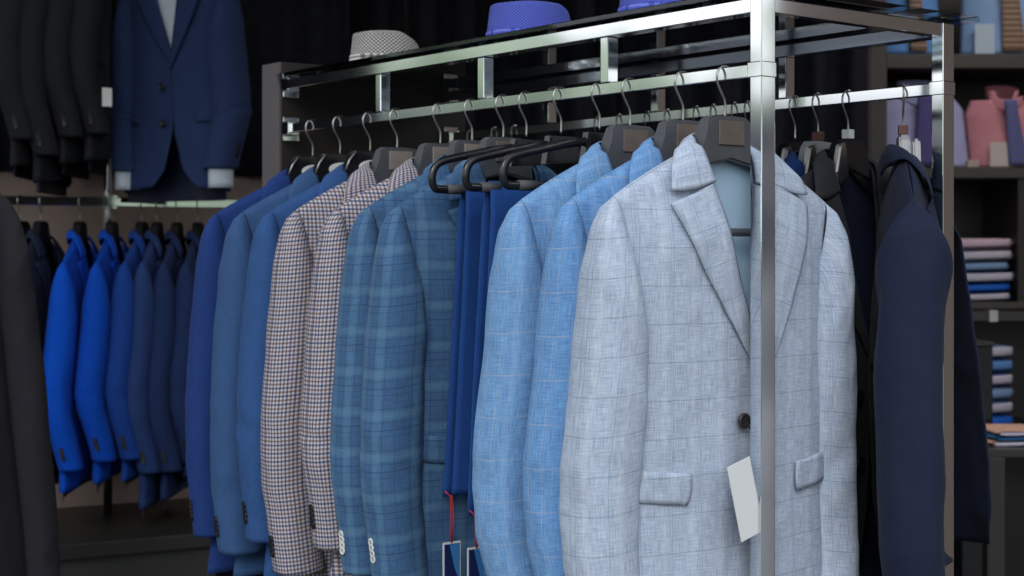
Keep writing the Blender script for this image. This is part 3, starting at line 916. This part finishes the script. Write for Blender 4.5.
sh_pink = fabric('shirt_pink', srgb(196, 130, 140), .1, rough=.7)
sh_white = fabric('shirt_white_stack', srgb(196, 190, 206), .05, rough=.7)
sh_pinkish = fabric('shirt_pale_pink', srgb(208, 180, 196), .05, rough=.7)
sh_royal = fabric('shirt_royal', srgb(30, 96, 196), .08, rough=.7)
tie_brown = fabric('tie_brown', srgb(112, 84, 70), .15, lines=[('v', .02, .008, 0, srgb(170, 150, 130), .8)], rough=.5)
tie_purple = fabric('tie_purple', srgb(84, 76, 130), .15, rough=.5)
tie_grey = fabric('tie_grey', srgb(98, 96, 132), .15, lines=[('v', .02, .004, 0, srgb(60, 90, 190), .8)], rough=.5)
display_shirt(913, 54, 62, 100, sh_sky, tie_brown, 'blue display shirt with brown tie on the top shelf, partly behind the rack', .02)
display_shirt(1008, 54, 84, 110, sh_blue, tie_brown, 'light blue display shirt with patterned brown tie on the top shelf', .02)
display_shirt(926, 167, 92, 90, sh_lav, tie_purple, 'lavender display shirt with purple tie on the middle shelf', .0)
display_shirt(1010, 167, 68, 84, sh_pink, tie_grey, 'pink display shirt with grey blue tie on the middle shelf', .03, .12)
def card(px0, px1, py0, py1, mat, name, lab, cat):
    o = box(name, X(px0), X(px1), SY - .012, SY - .002, Z(py1), Z(py0), mat, None, .001); tag(o, lab, cat); return o
cream = plain('cream_card', (.42, .34, .30), .6)
pinkcard = plain('pale_card', (.55, .46, .44), .6)
paleblue_card = plain('pale_blue_card', (.42, .5, .6), .6)
def shirt_card(px0, px1, py0, py1, mat, name, lab, cat):
    o = box(name, X(px0), X(px1), SY + .002, SY + .006, Z(py1), Z(py0), mat, None, .001); tag(o, lab, cat); return o
shirt_card(990, 1014, 142, 166.6, pinkcard, 'price_card', 'pale square card standing in front of the pink shirt', 'card')
shirt_card(975, 995, 24, 53.6, paleblue_card, 'price_card', 'pale square card standing in front of the light blue shirt', 'card')
shirt_card(900, 925, 143, 166.6, paleblue_card, 'price_card', 'pale card in front of the lavender shirt', 'card')
bx = box('small_box', X(969), X(981), SY + .02, SY + .07, Z(166.8), Z(160), cream, None, .002); tag(bx, 'small beige box between lavender and pink shirts', 'box')

def folded_shirt(x, y, z, w_, h, mat, label, group, sd, dep=.20):
    root = empty('folded_shirt', (x, y, z), 0); tag(root, label, 'shirt', group)
    def fn(s, t):
        th = s * 2 * PI; c_, s_ = math.cos(th), math.sin(th)
        cx = math.copysign(abs(c_) ** .35, c_); cz = math.copysign(abs(s_) ** .8, s_)
        k = 1 - .12 * (2 * t - 1) ** 8
        return (w_ / 2 * cx * k * (1 + .04 * nz(c_ * 2, s_ * 2, sd + t)), (t - .5) * dep, h / 2 + h / 2 * cz * (1 - .3 * (2 * t - 1) ** 6) * 1.0)
    grid_mesh('shirt_body', fn, 28, 10, mat, root, merge=.0004)
    def cf(s, t):
        a = s * 2 - 1
        return (a * w_ * .42, -dep / 2 - .006 - .018 * (1 - a * a), h * (.25 + .62 * t) + .003 * a)
    grid_mesh('shirt_collar', cf, 16, 3, sh_white if sd % 2 else mat, root, thick=.004)
    return root
hts = [(238, 250, sh_pinkish, 'pale pink folded shirt, topmost of the shelf stack'), (250, 262, sh_white, 'white lavender folded shirt below the pink one in the shelf stack'),
       (262, 272, sh_blue, 'light blue folded shirt in the middle of the shelf stack'), (272, 284, sh_blue, 'light blue folded shirt directly above the royal blue ones'),
       (284, 293, sh_royal, 'royal blue folded shirt, upper of the two'), (293, 302, sh_royal, 'royal blue folded shirt at the bottom of the shelf stack')]
for i, (y0, y1, mt, lb) in enumerate(hts):
    folded_shirt(X(986 + (i % 2) * 2), SY + .14, Z(y1) + .0005, (66 - 4 * (i % 3)) / 1557 * SY, (y1 - y0) / 1557 * SY - .001, mt, lb, 'folded shirts on the shelf', i)
for i in range(6):
    y1 = 430 - i * 14
    mt = (sh_royal, sh_sky, sh_blue, sh_royal, sh_sky, sh_blue)[i]
    folded_shirt(X(997), SY + .14, Z(y1) + .0005, 44 / 1557 * SY, 13.4 / 1557 * SY, mt,
                 '%s folded blue shirt in the lower stack' % ('lowest', 'second lowest', 'third lowest', 'third highest', 'second highest', 'highest')[i], 'folded blue shirts on the lower shelf', i)

# chrome bar, counter case and table in front of the shelves
D2 = 4.9
bar = empty('rail_stand', (X(1040, D2), D2, 0)); tag(bar, 'dark chrome cross bar standing before the shirt shelves', 'rail')
box('cross_bar', X(950, D2) - X(1040, D2), .25, -.02, .02, Z(321, D2), Z(311, D2), black_metal, bar, .002)
box('post', .16, .19, -.015, .015, 0, Z(321, D2), chrome, bar, .002)
box('connector', X(987, D2) - X(1040, D2), X(996, D2) - X(1040, D2), -.024, .024, Z(322, D2), Z(310, D2), clip_metal, bar, .002)
D3 = 4.6
cs = box('display_case', X(962, D3), X(993, D3), D3, D3 + .25, .0, Z(346, D3), black_plastic, None, .003); tag(cs, 'dark glossy display case below the shirt shelves', 'display case')
box('metal_rim', X(960, D3), X(994, D3), D3 - .01, D3 + .26, Z(346, D3), Z(342, D3), black_metal, cs, .002)
kn = box('metal_clamp', X(966, D3), X(976, D3), D3 + .02, D3 + .08, Z(341.8, D3), Z(334, D3), clip_metal, None, .003); tag(kn, 'small silver clamp on the dark display case', 'clamp')
D4 = 4.0
tb = empty('side_table', (X(1060, D4), D4, 0)); tag(tb, 'black metal framed table at the lower right corner', 'table')
tx0, tx1 = X(985, D4) - X(1060, D4), .30
tzz = Z(448, D4)
box('table_top', tx0, tx1, -.02, .50, tzz - .022, tzz, black_metal, tb, .002)
for xx in (tx0, tx1 - .046):
    for yy in (-.02, .455):
        box('leg', xx, xx + .046, yy, yy + .045, 0, tzz - .022, black_metal, tb, .002)
salmon = fabric('salmon_cloth', srgb(206, 160, 140), .08, rough=.7)
teal_c = fabric('blue_cloth', srgb(30, 84, 130), .08, rough=.7)
for i, (mt, lb) in enumerate(((salmon, 'pale salmon folded cloth at the bottom on the black table'), (teal_c, 'dark blue folded cloth in the middle on the black table'), (salmon, 'pale salmon folded cloth on top on the black table'))):
    folded_shirt(X(1024 + 3 * i, D4), D4 + .14, tzz + .0005 + i * .013, .15, .012, mt, lb, 'folded cloths on the black table', i + 11, .18)
# grey cloth draped beside the case
def drape(s, t):
    x = X(966, 4.4) + s * (.03 + .055 * t); return (x, 4.4 + .02 * math.sin(s * 7 + t), Z(372, 4.4) - t * .30)
dr = grid_mesh('hanging_scarf', drape, 10, 20, fabric('grey_cloth', srgb(92, 92, 92), .1), None, thick=.004); tag(dr, 'grey cloth hanging in front of the dark display case', 'cloth')

# ------------------------------------------------------------------ room
def slab(name, x0, x1, y0, y1, z0, z1, mat): return struct(box(name, x0, x1, y0, y1, z0, z1, mat))
slab('floor', -6, 6, -5, 7, -.05, 0, floor_m)
slab('ceiling', -3.1, 3.6, 1.75, 6.3, 2.95, 3.05, ceiling_m)
slab('wall_right', 3.5, 3.6, 1.75, 6.3, 0, 2.95, wall_paint)
slab('wall_back', -1.0, 3.6, 6.0, 6.1, 0, 2.95, dark_wood)
struct(box('wall_left', -2.1, .82, .36, .44, 0, 2.95, wall_paint, None, 0, wp(0), WA))

# ------------------------------------------------------------------ daylight: open shop front towards sky and trees
wld = bpy.data.worlds.new('street_daylight'); bpy.context.scene.world = wld; wld.use_nodes = True
nt = wld.node_tree; nt.nodes.clear(); g = G(nt)
out = g.n('ShaderNodeOutputWorld'); bg = g.n('ShaderNodeBackground')
tc = g.n('ShaderNodeTexCoord'); sp = g.n('ShaderNodeSeparateXYZ'); nt.links.new(tc.outputs['Generated'], sp.inputs[0])
z = sp.outputs[2]
n1 = g.noise(tc.outputs['Generated'], 13.0, 4); n2 = g.noise(tc.outputs['Generated'], 26.0, 4)
treetop = g.m('ADD', .13, g.m('MULTIPLY', g.m('SUBTRACT', n1, .5), .9))
tree = g.remap(g.m('SUBTRACT', z, treetop), -.02, .02, 1, 0)
sky = g.mix(g.remap(z, 0, .9, 0, 1), (1.0, 1.02, 1.05), (.80, .92, 1.1))
green = g.mix(g.remap(n2, .35, .65, 0, 1), (.10, .15, .09), (.34, .41, .33))
c = g.mix(tree, sky, green)
gnd = g.mix(g.remap(n1, .4, .6, 0, 1), (.10, .11, .13), (.20, .21, .24))
street = g.mix(g.remap(n2, .3, .7, 0, 1), (.03, .035, .055), (.13, .13, .15))
front = g.remap(sp.outputs[1], -.25, -.45, 0, .085)   # the open street in front is brighter near the horizon
c = g.mix(g.remap(g.m('ADD', z, front), .075, .105, 1, 0), c, street)
c = g.mix(g.remap(z, -.05, .0, 1, 0), c, gnd)
nt.links.new(c, bg.inputs['Color']); bg.inputs['Strength'].default_value = 1.35
nt.links.new(bg.outputs[0], out.inputs[0])
# soft sun through thin cloud, from the street behind the camera
sl_ = bpy.data.lights.new('hazy_sun', 'SUN'); sl_.energy = .9; sl_.angle = math.radians(25); sl_.color = (1, .98, .95)
so = bpy.data.objects.new('hazy_sun', sl_); C.objects.link(so)
so.rotation_euler = Vector((.15, .80, -.58)).to_track_quat('-Z', 'Y').to_euler()

def fill_light(x, y, sx, sy, e, tgt=None):  # unseen fill lights, added to brighten the right shelves and the left wall rack
    l = bpy.data.lights.new('interior_fill', 'AREA'); l.shape = 'RECTANGLE'; l.size = sx; l.size_y = sy; l.energy = e; l.color = (1, .97, .93)
    o = bpy.data.objects.new('interior_fill', l); C.objects.link(o); o.location = (x, y, 2.93)
    return o
fill_light(1.9, 4.6, 1.2, .3, 14)
fill_light(-1.0, 3.3, .8, .3, 4)
# ------------------------------------------------------------------ camera
cam = bpy.data.cameras.new('camera'); co = bpy.data.objects.new('camera', cam); C.objects.link(co)
co.location = (0, 0, EYE); co.rotation_euler = (PI / 2, 0, 0)
cam.sensor_width = 36; cam.lens = 1557 / 1024 * 36; cam.shift_y = -36 / 1024
cam.dof.use_dof = True; cam.dof.focus_distance = 2.15; cam.dof.aperture_fstop = 7.0
sc = bpy.context.scene; sc.camera = co
sc.view_settings.view_transform = 'Standard'; sc.view_settings.look = 'None'
sc.view_settings.exposure = 0.14; sc.view_settings.gamma = 1.0; sc.view_settings.use_curve_mapping = False
sc.cycles.max_bounces = 8; sc.cycles.transparent_max_bounces = 12; sc.cycles.use_denoising = True
sc.cycles.caustics_reflective = False; sc.cycles.caustics_refractive = False
